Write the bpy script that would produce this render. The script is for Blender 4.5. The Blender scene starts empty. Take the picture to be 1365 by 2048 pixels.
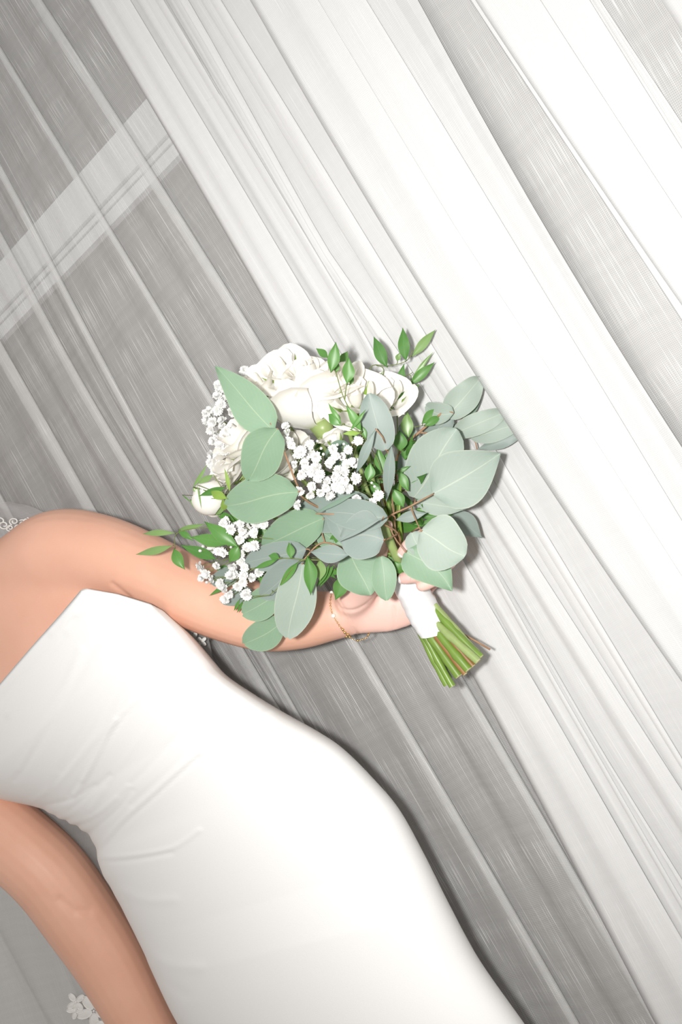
import bpy, bmesh, math, random
import numpy as np
from mathutils import Vector, Matrix
from mathutils.bvhtree import BVHTree
random.seed(7); rng = np.random.default_rng(7)
S = bpy.context.scene
COL = S.collection

# ------------------------------------------------------------------ camera, world, lights, exposure
F_PX, CX, CY = 1850.0, 682.5, 1024.0
YAW, PITCH, ROLL = math.radians(30), math.radians(4.5), math.radians(30.3)
CAM = Vector((0.635, -1.10, 1.20))
FW = Vector((-math.sin(YAW)*math.cos(PITCH), math.cos(YAW)*math.cos(PITCH), math.sin(PITCH)))
RT0 = Vector((math.cos(YAW), math.sin(YAW), 0)); UP0 = RT0.cross(FW)
XC = math.cos(ROLL)*RT0 - math.sin(ROLL)*UP0
YC = math.sin(ROLL)*RT0 + math.cos(ROLL)*UP0
cd = bpy.data.cameras.new('camera'); cam = bpy.data.objects.new('camera', cd); COL.objects.link(cam)
cd.sensor_fit = 'VERTICAL'; cd.sensor_height = 36; cd.sensor_width = 24; cd.lens = F_PX/2048*36; cd.clip_start = .01
R = Matrix((XC, YC, -FW)).transposed().to_4x4(); cam.matrix_world = Matrix.Translation(CAM) @ R
S.camera = cam
w = bpy.data.worlds.new('room_light'); S.world = w; w.use_nodes = True
w.node_tree.nodes['Background'].inputs[0].default_value = (1, .985, .965, 1)
w.node_tree.nodes['Background'].inputs[1].default_value = 0.57
fl = bpy.data.lights.new('flash', 'SPOT'); flash = bpy.data.objects.new('flash', fl); COL.objects.link(flash)
fl.energy = 69; fl.spot_size = math.radians(128); fl.spot_blend = 1.0; fl.shadow_soft_size = .03; fl.color = (1, .985, .965)
flash.location = CAM - .12*XC + .01*YC
def ray(px, py):
    px, py = float(px), float(py); return F_PX*FW + (px-CX)*XC - (py-CY)*YC
def P(px, py, d):                      # point seen at a pixel whose distance from the curtain plane is d
    r = ray(px, py); return CAM + r*((-float(d)-CAM.y)/r.y)
def depth(p): return (p-CAM).dot(FW)
def to_px(p):
    v = p-CAM; z = v.dot(FW); return (CX+F_PX*v.dot(XC)/z, CY-F_PX*v.dot(YC)/z)
flash.rotation_euler = (P(980, 850, 0)-flash.location).to_track_quat('-Z', 'Y').to_euler()
S.view_settings.view_transform = 'Standard'; S.view_settings.look = 'None'
S.view_settings.gamma = 1; S.view_settings.use_curve_mapping = False; S.view_settings.exposure = 0.0
S.cycles.transparent_max_bounces = 40

# ------------------------------------------------------------------ helpers
def new_mat(name):
    m = bpy.data.materials.new(name); m.use_nodes = True
    nt = m.node_tree; return m, nt, nt.nodes['Principled BSDF']
def N(nt, typ, **kw):
    n = nt.nodes.new(typ)
    for k, v in kw.items():
        if k.startswith('i'): 
            n.inputs[int(k[1:])].default_value = v
        else: setattr(n, k, v)
    return n
def mat(name, col, rough=.6, noise=0.0, scale=30, bump=0.0, spec=.3, sss=0, metal=0, col2=None):
    m, nt, b = new_mat(name)
    b.inputs['Roughness'].default_value = rough; b.inputs['Metallic'].default_value = metal
    b.inputs['Specular IOR Level'].default_value = spec
    t = N(nt, 'ShaderNodeTexCoord'); nz = N(nt, 'ShaderNodeTexNoise'); nz.inputs['Scale'].default_value = scale
    nt.links.new(t.outputs['Object'], nz.inputs['Vector'])
    mx = N(nt, 'ShaderNodeMix', data_type='RGBA')
    c2 = col2 or tuple(c*(1-noise) for c in col)
    mx.inputs[6].default_value = (*col, 1); mx.inputs[7].default_value = (*c2, 1)
    nt.links.new(nz.outputs['Fac'], mx.inputs[0]); nt.links.new(mx.outputs[2], b.inputs['Base Color'])
    if sss:
        b.inputs['Subsurface Weight'].default_value = sss; b.inputs['Subsurface Radius'].default_value = (1, .35, .2)
        b.inputs['Subsurface Scale'].default_value = .006
    if bump:
        bp = N(nt, 'ShaderNodeBump'); bp.inputs['Strength'].default_value = bump; bp.inputs['Distance'].default_value = .001
        nt.links.new(nz.outputs['Fac'], bp.inputs['Height']); nt.links.new(bp.outputs[0], b.inputs['Normal'])
    return m
def link(name, me, m=None, parent=None, M=None):
    o = bpy.data.objects.new(name, me); COL.objects.link(o)
    if m is not None and me is not None and not len(me.materials): me.materials.append(m)
    if parent is not None:
        o.parent = parent
        if parent.get('_base'): o.matrix_parent_inverse = Matrix.Translation(-Vector(parent['_base']))
    if M is not None: o.matrix_basis = M
    return o
def mesh(name, v, f, uv=None, smooth=True):
    me = bpy.data.meshes.new(name); me.from_pydata([tuple(x) for x in v], [], f)
    if smooth: me.polygons.foreach_set('use_smooth', [True]*len(me.polygons))
    if uv is not None:
        l = me.uv_layers.new(name='UVMap'); idx = np.empty(len(me.loops), int); me.loops.foreach_get('vertex_index', idx)
        l.data.foreach_set('uv', np.asarray(uv, float)[idx].ravel())
    me.update(); return me
def thing(name, label, cat, loc, group=None):
    o = bpy.data.objects.new(name, None); COL.objects.link(o); o.location = loc; o['_base'] = list(loc); o.empty_display_size = .03
    o['label'] = label; o['category'] = cat
    if group: o['group'] = group
    return o
class MB:
    def __init__(s): s.v = []; s.f = []
    def tube(s, pts, rads, n=8, cap=True):
        pts = [Vector(p) for p in pts]
        if not hasattr(rads, '__len__'): rads = [rads]*len(pts)
        rads = [float(x) for x in rads]
        k0 = len(s.v); ref = None
        for i, p in enumerate(pts):
            t = (pts[min(i+1, len(pts)-1)]-pts[max(i-1, 0)]).normalized()
            if ref is None: ref = t.orthogonal().normalized()
            ref = (ref-t*ref.dot(t)).normalized(); b = t.cross(ref)
            for j in range(n):
                a = 2*math.pi*j/n; s.v.append(p+rads[i]*(math.cos(a)*ref+math.sin(a)*b))
        for i in range(len(pts)-1):
            for j in range(n):
                a = k0+i*n+j; b = k0+i*n+(j+1) % n; s.f.append((a, b, b+n, a+n))
        if cap:
            s.f.append(tuple(k0+j for j in reversed(range(n)))); e = k0+(len(pts)-1)*n; s.f.append(tuple(e+j for j in range(n)))
    def ball(s, c, r, ax=None, n=10, m=7):
        c = Vector(c); k0 = len(s.v); ax = ax or (Vector((1, 0, 0)), Vector((0, 1, 0)), Vector((0, 0, 1)))
        rr = r if hasattr(r, '__len__') else (r, r, r)
        for i in range(m+1):
            th = math.pi*i/m
            for j in range(n):
                a = 2*math.pi*j/n
                s.v.append(c+ax[0]*rr[0]*math.sin(th)*math.cos(a)+ax[1]*rr[1]*math.sin(th)*math.sin(a)+ax[2]*rr[2]*math.cos(th))
        for i in range(m):
            for j in range(n):
                a = k0+i*n+j; b = k0+i*n+(j+1) % n; s.f.append((a, a+n, b+n, b))
    def box(s, lo, hi):
        k = len(s.v)
        s.v += [Vector((x, y, z)) for x in (lo[0], hi[0]) for y in (lo[1], hi[1]) for z in (lo[2], hi[2])]
        s.f += [tuple(k+i for i in q) for q in ((0,1,3,2),(4,6,7,5),(0,4,5,1),(2,3,7,6),(0,2,6,4),(1,5,7,3))]
    def build(s, name, m, parent=None, smooth=True): return link(name, mesh(name, s.v, s.f, smooth=smooth), m, parent)
def spline(pts, n):
    """Catmull-Rom through rows of numbers, n samples."""
    p = np.array(pts, float); out = []
    q = np.vstack([2*p[0]-p[1], p, 2*p[-1]-p[-2]])
    for t in np.linspace(0, len(p)-1-1e-9, n):
        i = int(t); u = t-i; a, b, c, d = q[i:i+4]
        out.append(.5*(2*b+(c-a)*u+(2*a-5*b+4*c-d)*u*u+(3*b-a-3*c+d)*u**3))
    return np.array(out)

# ------------------------------------------------------------------ materials
def skin_mat():
    m, nt, b = new_mat('skin')
    at = N(nt, 'ShaderNodeAttribute', attribute_name='pink')
    t = N(nt, 'ShaderNodeTexCoord'); nz = N(nt, 'ShaderNodeTexNoise'); nz.inputs['Scale'].default_value = 14; nz.inputs['Detail'].default_value = 5
    nt.links.new(t.outputs['Object'], nz.inputs['Vector'])
    a = N(nt, 'ShaderNodeMix', data_type='RGBA'); a.inputs[6].default_value = (.80, .475, .35, 1); a.inputs[7].default_value = (.69, .365, .255, 1)
    nt.links.new(nz.outputs['Fac'], a.inputs[0])
    c = N(nt, 'ShaderNodeMix', data_type='RGBA'); c.inputs[7].default_value = (.80, .53, .46, 1)
    nt.links.new(at.outputs['Fac'], c.inputs[0]); nt.links.new(a.outputs[2], c.inputs[6]); nt.links.new(c.outputs[2], b.inputs['Base Color'])
    b.inputs['Roughness'].default_value = .47; b.inputs['Specular IOR Level'].default_value = .38
    b.inputs['Subsurface Weight'].default_value = .15; b.inputs['Subsurface Radius'].default_value = (1, .35, .2); b.inputs['Subsurface Scale'].default_value = .005
    n2 = N(nt, 'ShaderNodeTexNoise'); n2.inputs['Scale'].default_value = 900; nt.links.new(t.outputs['Object'], n2.inputs['Vector'])
    bp = N(nt, 'ShaderNodeBump'); bp.inputs['Strength'].default_value = .12; bp.inputs['Distance'].default_value = .0006
    nt.links.new(n2.outputs['Fac'], bp.inputs['Height']); nt.links.new(bp.outputs[0], b.inputs['Normal'])
    return m
def sheer_mat(name, base, gridk, streak, slub, col=(.86, .86, .85), pitch=.0019):
    m, nt, b = new_mat(name); nt.nodes.remove(b); L = nt.links.new
    uv = N(nt, 'ShaderNodeUVMap'); sp = N(nt, 'ShaderNodeSeparateXYZ'); L(uv.outputs[0], sp.inputs[0])
    def mth(op, a, c=None, d=None):
        n = N(nt, 'ShaderNodeMath', operation=op)
        for i, x in enumerate((a, c, d)):
            if x is None: continue
            if hasattr(x, 'is_output'): L(x, n.inputs[i])
            else: n.inputs[i].default_value = x
        return n.outputs[0]
    def noise(sx, sy, detail=2, off=0):
        c = N(nt, 'ShaderNodeCombineXYZ'); L(mth('MULTIPLY_ADD', sp.outputs[0], sx, off), c.inputs[0]); L(mth('MULTIPLY', sp.outputs[1], sy), c.inputs[1])
        n = N(nt, 'ShaderNodeTexNoise'); n.inputs['Scale'].default_value = 1; n.inputs['Detail'].default_value = detail; L(c.outputs[0], n.inputs['Vector']); return n.outputs['Fac']
    wob = noise(8, 5, 2, 3.3)
    u = mth('MULTIPLY_ADD', wob, .006, sp.outputs[0]); v = mth('MULTIPLY_ADD', wob, .03, sp.outputs[1])
    def line(x, p, k):
        s = mth('SINE', mth('MULTIPLY', x, 2*math.pi/p)); return mth('POWER', mth('MULTIPLY_ADD', s, .5, .5), k)
    g = mth('MAXIMUM', line(u, pitch, 2.2), line(v, pitch*1.15, 2.2))
    sv = noise(1500, 2.2, 2); sw = noise(3.0, 700, 2, 11)
    sl = mth('MULTIPLY', mth('MAXIMUM', mth('SUBTRACT', noise(1700, 11, 0, 5), .70), 0), 12.0)
    sl2 = mth('MULTIPLY', mth('MAXIMUM', mth('SUBTRACT', noise(1200, 7, 0, 25), .72), 0), 12.0)
    al = mth('MULTIPLY_ADD', g, gridk, base)
    al = mth('MULTIPLY_ADD', mth('SUBTRACT', sv, .5), streak, al)
    al = mth('MULTIPLY_ADD', mth('SUBTRACT', sw, .5), streak*.8, al)
    wc = N(nt, 'ShaderNodeCombineXYZ'); L(mth('MULTIPLY', u, 4), wc.inputs[0]); L(mth('MULTIPLY', v, 95), wc.inputs[1]); wn = N(nt, 'ShaderNodeTexNoise'); wn.inputs['Scale'].default_value = 1; L(wc.outputs[0], wn.inputs['Vector'])
    al = mth('MULTIPLY_ADD', mth('SUBTRACT', wn.outputs['Fac'], .5), streak*2.2, al)
    al = mth('MULTIPLY_ADD', mth('MINIMUM', mth('ADD', sl, sl2), 1), slub, al)
    al = mth('MINIMUM', mth('MAXIMUM', al, .05), .97)
    df = N(nt, 'ShaderNodeBsdfDiffuse'); df.inputs[0].default_value = (*col, 1)
    tl = N(nt, 'ShaderNodeBsdfTranslucent'); tl.inputs[0].default_value = (*col, 1)
    mx = N(nt, 'ShaderNodeMixShader'); mx.inputs[0].default_value = .22; L(df.outputs[0], mx.inputs[1]); L(tl.outputs[0], mx.inputs[2])
    tr = N(nt, 'ShaderNodeBsdfTransparent'); m2 = N(nt, 'ShaderNodeMixShader')
    L(al, m2.inputs[0]); L(tr.outputs[0], m2.inputs[1]); L(mx.outputs[0], m2.inputs[2])
    L(m2.outputs[0], nt.nodes['Material Output'].inputs['Surface']); return m
def leaf_mat(name, col, col2, vein, rough, spec=.4, trans=.12, veink=.6):
    m, nt, b = new_mat(name); L = nt.links.new
    uv = N(nt, 'ShaderNodeUVMap'); sp = N(nt, 'ShaderNodeSeparateXYZ'); L(uv.outputs[0], sp.inputs[0])
    def mth(op, a, c=None, d=None):
        n = N(nt, 'ShaderNodeMath', operation=op)
        for i, x in enumerate((a, c, d)):
            if x is None: continue
            if hasattr(x, 'is_output'): L(x, n.inputs[i])
            else: n.inputs[i].default_value = x
        return n.outputs[0]
    oi = N(nt, 'ShaderNodeObjectInfo'); t = N(nt, 'ShaderNodeTexCoord')
    nz = N(nt, 'ShaderNodeTexNoise'); nz.inputs['Scale'].default_value = 60; nz.inputs['Detail'].default_value = 4; L(t.outputs['Object'], nz.inputs['Vector'])
    c = N(nt, 'ShaderNodeMix', data_type='RGBA'); c.inputs[6].default_value = (*col, 1); c.inputs[7].default_value = (*col2, 1)
    L(mth('MULTIPLY_ADD', nz.outputs['Fac'], .5, mth('MULTIPLY', oi.outputs['Random'], .5)), c.inputs[0])
    av = mth('ABSOLUTE', sp.outputs[1])
    mid = mth('MAXIMUM', mth('SUBTRACT', 1, mth('MULTIPLY', av, 26)), 0)
    side = mth('POWER', mth('MULTIPLY_ADD', mth('SINE', mth('MULTIPLY', mth('MULTIPLY_ADD', av, -.45, sp.outputs[0]), 60)), .5, .5), 14)
    edge = mth('MAXIMUM', mth('MULTIPLY', mth('SUBTRACT', av, .94), 14), 0)
    f = mth('MINIMUM', mth('ADD', mth('MULTIPLY', mid, veink), mth('ADD', mth('MULTIPLY', side, .05), mth('MULTIPLY', edge, .5))), 1)
    c2 = N(nt, 'ShaderNodeMix', data_type='RGBA'); c2.inputs[7].default_value = (*vein, 1); L(f, c2.inputs[0]); L(c.outputs[2], c2.inputs[6])
    L(c2.outputs[2], b.inputs['Base Color']); b.inputs['Roughness'].default_value = rough; b.inputs['Specular IOR Level'].default_value = spec
    tl = N(nt, 'ShaderNodeBsdfTranslucent'); L(c2.outputs[2], tl.inputs[0]); mx = N(nt, 'ShaderNodeMixShader'); mx.inputs[0].default_value = trans
    L(b.outputs[0], mx.inputs[1]); L(tl.outputs[0], mx.inputs[2]); L(mx.outputs[0], nt.nodes['Material Output'].inputs['Surface']); return m

M_SKIN = skin_mat()
M_A = sheer_mat('sheer_voile', .33, .20, .045, .6)
M_B = sheer_mat('dense_voile', .80, .05, .03, .18, col=(.84, .84, .835))
M_C = sheer_mat('front_voile', .68, .12, .03, .22, col=(.86, .865, .86))
M_S = sheer_mat('gauze', .50, .22, .04, .6)
M_VEIL = sheer_mat('veil_tulle', .30, .06, .03, .05, col=(.85, .85, .85), pitch=.0011)
M_DRESS = mat('ivory_crepe', (.86, .855, .845), .75, .03, 700, .10, .2)
M_LACE = mat('white_lace_thread', (.86, .85, .82), .7, .08, 200, .1)
M_GL = mat('dark_window_glass', (.20, .178, .165), .3, .3, 3, 0, .4)
M_WHITE = mat('white_paint', (.80, .81, .82), .45, .04, 25)
M_WALL = mat('white_plaster', (.80, .79, .77), .8, .05, 60, .15)
M_FLOOR = mat('pale_oak', (.42, .33, .25), .5, .35, 6)
M_STEEL = mat('brushed_rod', (.55, .54, .52), .35, .1, 40, metal=1)
E_PALE = leaf_mat('eucalyptus_pale', (.36, .43, .37), (.30, .37, .32), (.56, .60, .47), .55)
E_GRAY = leaf_mat('eucalyptus_gray', (.27, .325, .30), (.22, .28, .25), (.40, .43, .36), .5)
E_GREEN = leaf_mat('eucalyptus_green', (.27, .395, .27), (.21, .33, .215), (.45, .54, .37), .5)
E_DARK = leaf_mat('eucalyptus_shade', (.20, .29, .22), (.15, .23, .17), (.3, .38, .28), .5)
RUS = leaf_mat('ruscus_green', (.12, .29, .06), (.06, .18, .035), (.20, .38, .11), .42, .55, .15, .35)
RUS_P = leaf_mat('ruscus_light', (.26, .40, .15), (.17, .31, .09), (.32, .45, .22), .35, .5, .2, .35)
SEP = leaf_mat('sepal_green', (.30, .44, .10), (.22, .36, .06), (.42, .52, .2), .5, .3, .2, .3)
M_TWIG = mat('tan_twig', (.42, .25, .15), .6, .4, 120, .2)
M_STEM = mat('green_stem', (.20, .33, .05), .38, .45, 40, .15, .5)
M_STEM2 = mat('pale_green_stem', (.34, .44, .16), .4, .4, 60, .15, .5)
M_STEM3 = mat('brown_stem', (.34, .17, .05), .45, .5, 60, .2, .5)
M_THIN = mat('thin_green_twig', (.20, .26, .08), .55, .4, 90)
M_CUT = mat('cut_stem_end', (.62, .60, .36), .8, .4, 300)
def petal_mat():
    m, nt, b = new_mat('cream_petal'); L = nt.links.new
    uv = N(nt, 'ShaderNodeUVMap'); sp = N(nt, 'ShaderNodeSeparateXYZ'); L(uv.outputs[0], sp.inputs[0])
    r = N(nt, 'ShaderNodeValToRGB'); r.color_ramp.elements[0].color = (.62, .66, .38, 1); r.color_ramp.elements[1].color = (.95, .94, .905, 1)
    r.color_ramp.elements[1].position = .16; e = r.color_ramp.elements.new(.97); e.color = (.95, .92, .85, 1)
    L(sp.outputs[0], r.inputs[0]); L(r.outputs[0], b.inputs['Base Color']); b.inputs['Roughness'].default_value = .6; b.inputs['Specular IOR Level'].default_value = .2
    tl = N(nt, 'ShaderNodeBsdfTranslucent'); L(r.outputs[0], tl.inputs[0]); mx = N(nt, 'ShaderNodeMixShader'); mx.inputs[0].default_value = .22
    L(b.outputs[0], mx.inputs[1]); L(tl.outputs[0], mx.inputs[2]); L(mx.outputs[0], nt.nodes['Material Output'].inputs['Surface']); return m
M_PETAL = petal_mat()
M_BLOS = mat('white_blossom', (.72, .72, .70), .6, .15, 400)
M_RIBBON = mat('white_satin', (.80, .80, .81), .35, .03, 60, .05, .5)
M_GOLD = mat('gold', (.83, .56, .24), .25, .1, 100, metal=1)
M_PEARL = mat('pearl', (.88, .85, .80), .2, .05, 100, spec=.7)
M_NAIL = mat('pink_nail', (.80, .52, .47), .15, .05, 50, spec=.7)
M_NTIP = mat('white_nail_tip', (.90, .88, .86), .15, .02, 50, spec=.7)
M_HAIR = mat('brown_hair', (.10, .055, .03), .45, .5, 150, .5)

# ------------------------------------------------------------------ setting: floor, wall, window
def structure(o): o['kind'] = 'structure'; return o
b = MB(); b.box((-3, -3, -.05), (3, .6, 0)); structure(b.build('floor', M_FLOOR, smooth=False))
YW = .10                                                        # window plane
wx0, wx1, wz0, wz1 = -1.15, 1.15, .37, 2.70
b = MB(); b.box((-3, YW-.02, 0), (wx0, YW+.1, 2.95)); b.box((wx1, YW-.02, 0), (3, YW+.1, 2.95))
b.box((wx0, YW-.02, 0), (wx1, YW+.1, wz0)); b.box((wx0, YW-.02, wz1), (wx1, YW+.1, 2.95))
structure(b.build('wall_back', M_WALL, smooth=False))
win = bpy.data.objects.new('window_1', None); COL.objects.link(win); win.location = (wx0, YW, wz0); win['_base'] = [wx0, YW, wz0]; structure(win)
def z_at(q): return P(q[0], q[1], -YW).z
zt = (z_at((276, 225))+z_at((29, 509)))/2; zb = (z_at((344, 326))+z_at((0, 685)))/2
hr = zt-zb
b = MB(); b.box((wx0, YW-.012, zb+.34*hr), (wx1, YW+.02, zt)); b.build('meeting_rail', M_WHITE, win, False)
for k, (a0, a1, dy) in enumerate(((0, .12, .004), (.14, .22, .0), (.24, .32, .004))):
    b = MB(); b.box((wx0, YW-dy, zb+a0*hr), (wx1, YW+.02, zb+a1*hr)); b.build('rail_moulding', M_WHITE, win, False)
for a0, a1 in ((wz0+.03, zb), (zt, wz1-.03)):
    b = MB(); b.box((wx0+.03, YW+.012, a0), (wx1-.03, YW+.016, a1)); b.build('pane', M_GL, win, False)
for lo, hi in (((wx0, YW-.01, wz0), (wx0+.03, YW+.03, wz1)), ((wx1-.03, YW-.01, wz0), (wx1, YW+.03, wz1))):
    b = MB(); b.box(lo, hi); b.build('frame_stile', M_WHITE, win, False)
b = MB(); b.box((wx0, YW-.01, wz1-.03), (wx1, YW+.03, wz1)); b.build('frame_head', M_WHITE, win, False)
b = MB(); b.box((wx0-.03, YW-.05, wz0-.03), (wx1+.03, YW+.03, wz0+.03)); b.build('sill', M_WHITE, win, False)

# ------------------------------------------------------------------ curtains
ZT, ZB, NR = 2.80, .012, 70
ZS = np.linspace(ZT, ZB, NR)
def xline(pts, y0):
    """x of a fold line at every row, from points picked along it."""
    q = sorted(((P(a, c, -y0).z, P(a, c, -y0).x) for a, c in pts))
    z = np.array([t[0] for t in q]); x = np.array([t[1] for t in q])
    out = np.polyval(np.polyfit(z, x, 2), ZS) if len(z) > 3 else np.interp(ZS, z, x); x = np.interp(z, ZS[::-1], out[::-1]); s0 = (x[1]-x[0])/(z[1]-z[0]); s1 = (x[-1]-x[-2])/(z[-1]-z[-2])
    out = np.where(ZS < z[0], x[0]+(ZS-z[0])*s0*.5, out); return np.where(ZS > z[-1], x[-1]+(ZS-z[-1])*s1*.5, out)
def curtain(name, m, label, y0, left, right, folds, amp=.006, fk=1.0, seed=1):
    r = np.random.default_rng(seed); cols = []                 # each column: (x[NR], y[NR], arc step)
    xl = xline(left, y0); xr = xline(right, y0)
    F_ = sorted([(xline(p, y0), wd) for p, wd in folds], key=lambda t: t[0].mean())
    cols.append((xl+.001, np.full(NR, y0+.004))); cols.append((xl-.001, np.full(NR, y0+.001)))
    px_ = xl; pw = 0; yoff = 0
    zph = np.linspace(0, 5, NR)
    def gap(xa, xb, ya):
        n = 8; ph = r.uniform(0, 6); k = r.choice([1, 1.5, 2]); A = amp*r.uniform(.6, 1.2)
        for i in range(1, n):
            t = i/n
            cols.append((xa+(xb-xa)*t, y0+ya*(1-t)+A*np.sin(math.pi*t)*np.sin(2*math.pi*k*t+ph+.25*np.sin(zph+ph))))
    for x, wd in F_:
        wv = wd/2*(1+.12*np.sin(zph*1.3+r.uniform(0, 6)))
        gap(px_+pw, x+wv, yoff)
        for sx, dy in ((.94, 0), (1, .001), (1.02, .003), (.96, .0055), (0, .0065), (-.96, .0075), (-1.02, .010), (-.97, .0125), (0, .013), (1.05, .0135)):
            cols.append((x+sx*wv, np.full(NR, y0+dy*fk)))
        px_ = x; pw = wv*1.05; yoff = .0135*fk
    gap(px_+pw, xr, yoff); cols.append((xr, np.full(NR, y0+yoff*0))); 
    C = len(cols); X = np.array([c[0] for c in cols]); Y = np.array([c[1] for c in cols])
    mid = NR//3; ds = np.hypot(np.diff(X[:, mid]), np.diff(Y[:, mid])); u = np.concatenate([[0], np.cumsum(ds)])+seed*1.7
    v = []; uv = []; f = []
    for i in range(C):
        for j in range(NR): v.append((X[i, j], Y[i, j], ZS[j])); uv.append((u[i], ZS[j]))
    for i in range(C-1):
        for j in range(NR-1): a = i*NR+j; f.append((a, a+1, a+NR+1, a+NR))
    o = link(name, mesh(name, v, f, uv), m); o['label'] = label; o['category'] = 'curtain'; o['group'] = 'white voile curtains over the window'; return o
B_EDGE = [(175, 0), (345, 300), (470, 500), (600, 690), (740, 960), (939, 1363), (1051, 1573), (1314, 2031)]
fA = [([(70, 0), (242, 264), (304, 370), (403, 535), (934, 1378), (1192, 1850)], .017),
      ([(0, 118), (77, 227), (154, 366), (220, 469), (330, 677), (421, 805), (715, 1300), (909, 1636), (1138, 2040)], .015),
      ([(62, 465), (114, 564), (176, 689), (205, 740), (300, 911), (366, 1040)], .018),
      ([(44, 571), (110, 689), (147, 765), (235, 908), (322, 1050)], .024),
      ([(0, 715), (73, 842), (154, 985)], .030),
      ([(-60, 900), (60, 1120)], .02), ([(-200, 1000), (-60, 1250)], .02), ([(-420, 1100), (-260, 1400)], .03)]
curtain('sheer_curtain', M_A, 'sheer white voile curtain with narrow pleats over the dark window and rail at upper left', .008,
        [(-700, 1200), (-500, 1600)], [(560, 0), (1365, 1560)], fA, seed=2)
fB = [([(300, 0), (700, 660), (1110, 1400)], .03), ([(420, 0), (800, 620)], .022), ([(395, 60), (640, 500), (820, 760)], .02),
      ([(960, 1240), (1090, 1460), (1280, 1790)], .040), ([(1025, 1230), (1180, 1500), (1365, 1800)], .03)]
curtain('dense_curtain', M_B, 'denser bright white curtain whose left edge overlaps the sheer pleats, behind the stems', -.018,
        B_EDGE, [(790, 0), (1215, 700), (1560, 1250)], fB, seed=5, fk=.45, amp=.004)
C_EDGE = [(505, 0), (690, 330), (880, 655), (1043, 880), (1130, 1010), (1250, 1190), (1420, 1450)]
fC = [([(700, 40), (980, 500), (1150, 780), (1290, 1010)], .05), ([(610, 0), (900, 480), (1130, 830)], .03)]
curtain('front_curtain', M_C, 'brightest curtain fold in front, covering the eucalyptus leaf tips at right', -.040,
        C_EDGE, [(843, 10), (1000, 300), (1242, 700), (1420, 980)], fC, seed=8, amp=.002, fk=.25)
fD = [([(1010, 0), (1200, 290), (1365, 540)], .06), ([(1120, 0), (1365, 390)], .05)]
curtain('right_curtain', M_C, 'white curtain hanging right of the gridded gauze gap at upper right', -.040,
        [(953, 0), (1147, 292), (1365, 608), (1500, 800)], [(1222, 32), (1365, 247), (1480, 420)], fD, seed=11, amp=.002, fk=.25)
curtain('corner_curtain', M_B, 'white curtain cropped by the top right corner of the picture', -.040,
        [(1324, 0), (1400, 110), (1480, 230)], [(1620, 0), (1700, 140)], [([(1450, 0), (1540, 140)], .05)], seed=13, amp=.002, fk=.25)
curtain('backing_curtain', M_S, 'thin single-layer gauze curtain seen as a gray grid strip between two white panels', -.033,
        [(815, 0), (1230, 700), (1330, 850)], [(1620, -200), (1900, 300)], [([(1500, 0), (1600, 180)], .03)], seed=17, amp=.0008, fk=.3)
rod = thing('curtain_rod', 'metal curtain rod on the wall above the window carrying the white curtains', 'curtain rod', (0, -.02, ZT+.012))
b = MB(); b.tube([(-1.6, -.02, ZT+.012), (1.5, -.02, ZT+.012)], .012, 16); b.build('pole', M_STEEL, rod)
for x in (-1.55, 1.45):
    b = MB(); b.tube([(x, -.02, ZT+.012), (x, YW-.018, ZT+.012)], .008, 10); b.build('bracket', M_STEEL, rod)

# ------------------------------------------------------------------ the person: one continuous body
LS = [(-150, 1545), (-60, 1585), (0, 1599), (75, 1615), (110, 1632), (165, 1660), (190, 1690), (195, 1722), (205, 1747), (240, 1810), (285, 1900), (300, 1935), (330, 2000), (355, 2048), (440, 2200)]
RS = [(345, 1238), (380, 1268), (405, 1295), (430, 1325), (455, 1352), (500, 1383), (560, 1420), (640, 1465), (690, 1500), (750, 1560), (800, 1620), (850, 1710), (900, 1810), (960, 1920), (1050, 2048), (1090, 2110)]
AX = np.array((.66, .75))
def side_curve(pts, n):
    p = spline(pts, 400); s = p @ AX; t = np.linspace(s[0], s[-1], n); return np.stack([np.interp(t, s, p[:, k]) for k in (0, 1)], 1)
NS = 220
Lc = side_curve(LS, NS); Rc = side_curve(RS, NS)
T = np.array([(-150, 1545), (-75, 1455), (0, 1367), (60, 1297), (118, 1232), (162, 1180), (172, 1177), (235, 1188), (300, 1207), (325, 1220), (345, 1238)], float)
tl = np.concatenate([[0], np.cumsum(np.hypot(*np.diff(T, axis=0).T))]); tl /= tl[-1]
def rim(u): return np.array([np.interp(u, tl, T[:, 0]), np.interp(u, tl, T[:, 1])])
SN = np.linspace(0, 1, NS)
h_s = np.interp(SN, [0, .10, .25, .45, .7, 1], [.088, .100, .092, .100, .108, .105])
dc_s = np.interp(SN, [0, .3, .6, 1], [.145, .138, .122, .115])
def ring_pt(i, th, k=1.0, with_rim=True, front_off=0.0):
    u = (1-math.cos(th))/2
    q = (1-u)*Lc[i]+u*Rc[i]
    if th <= math.pi and with_rim:
        fall = (1-min(SN[i]/.55, 1))**2.2; q = q+fall*(rim(u)-((1-u)*Lc[0]+u*Rc[0]))
    c = (Lc[i]+Rc[i])/2; q = c+(q-c)*k
    sn = math.sin(th); sn = math.copysign(abs(sn)**.85, sn)
    d = dc_s[i]+h_s[i]*k*(sn if sn > 0 else .58*sn)
    return q, d
body = MB()
def loft(rings):
    k0 = len(body.v); n = len(rings[0])
    for r in rings: body.v += r
    for i in range(len(rings)-1):
        for j in range(n):
            a = k0+i*n+j; c = k0+i*n+(j+1) % n; body.f.append((a, c, c+n, a+n))
    body.f.append(tuple(k0+j for j in reversed(range(n)))); e = k0+(len(rings)-1)*n; body.f.append(tuple(e+j for j in range(n)))
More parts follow.
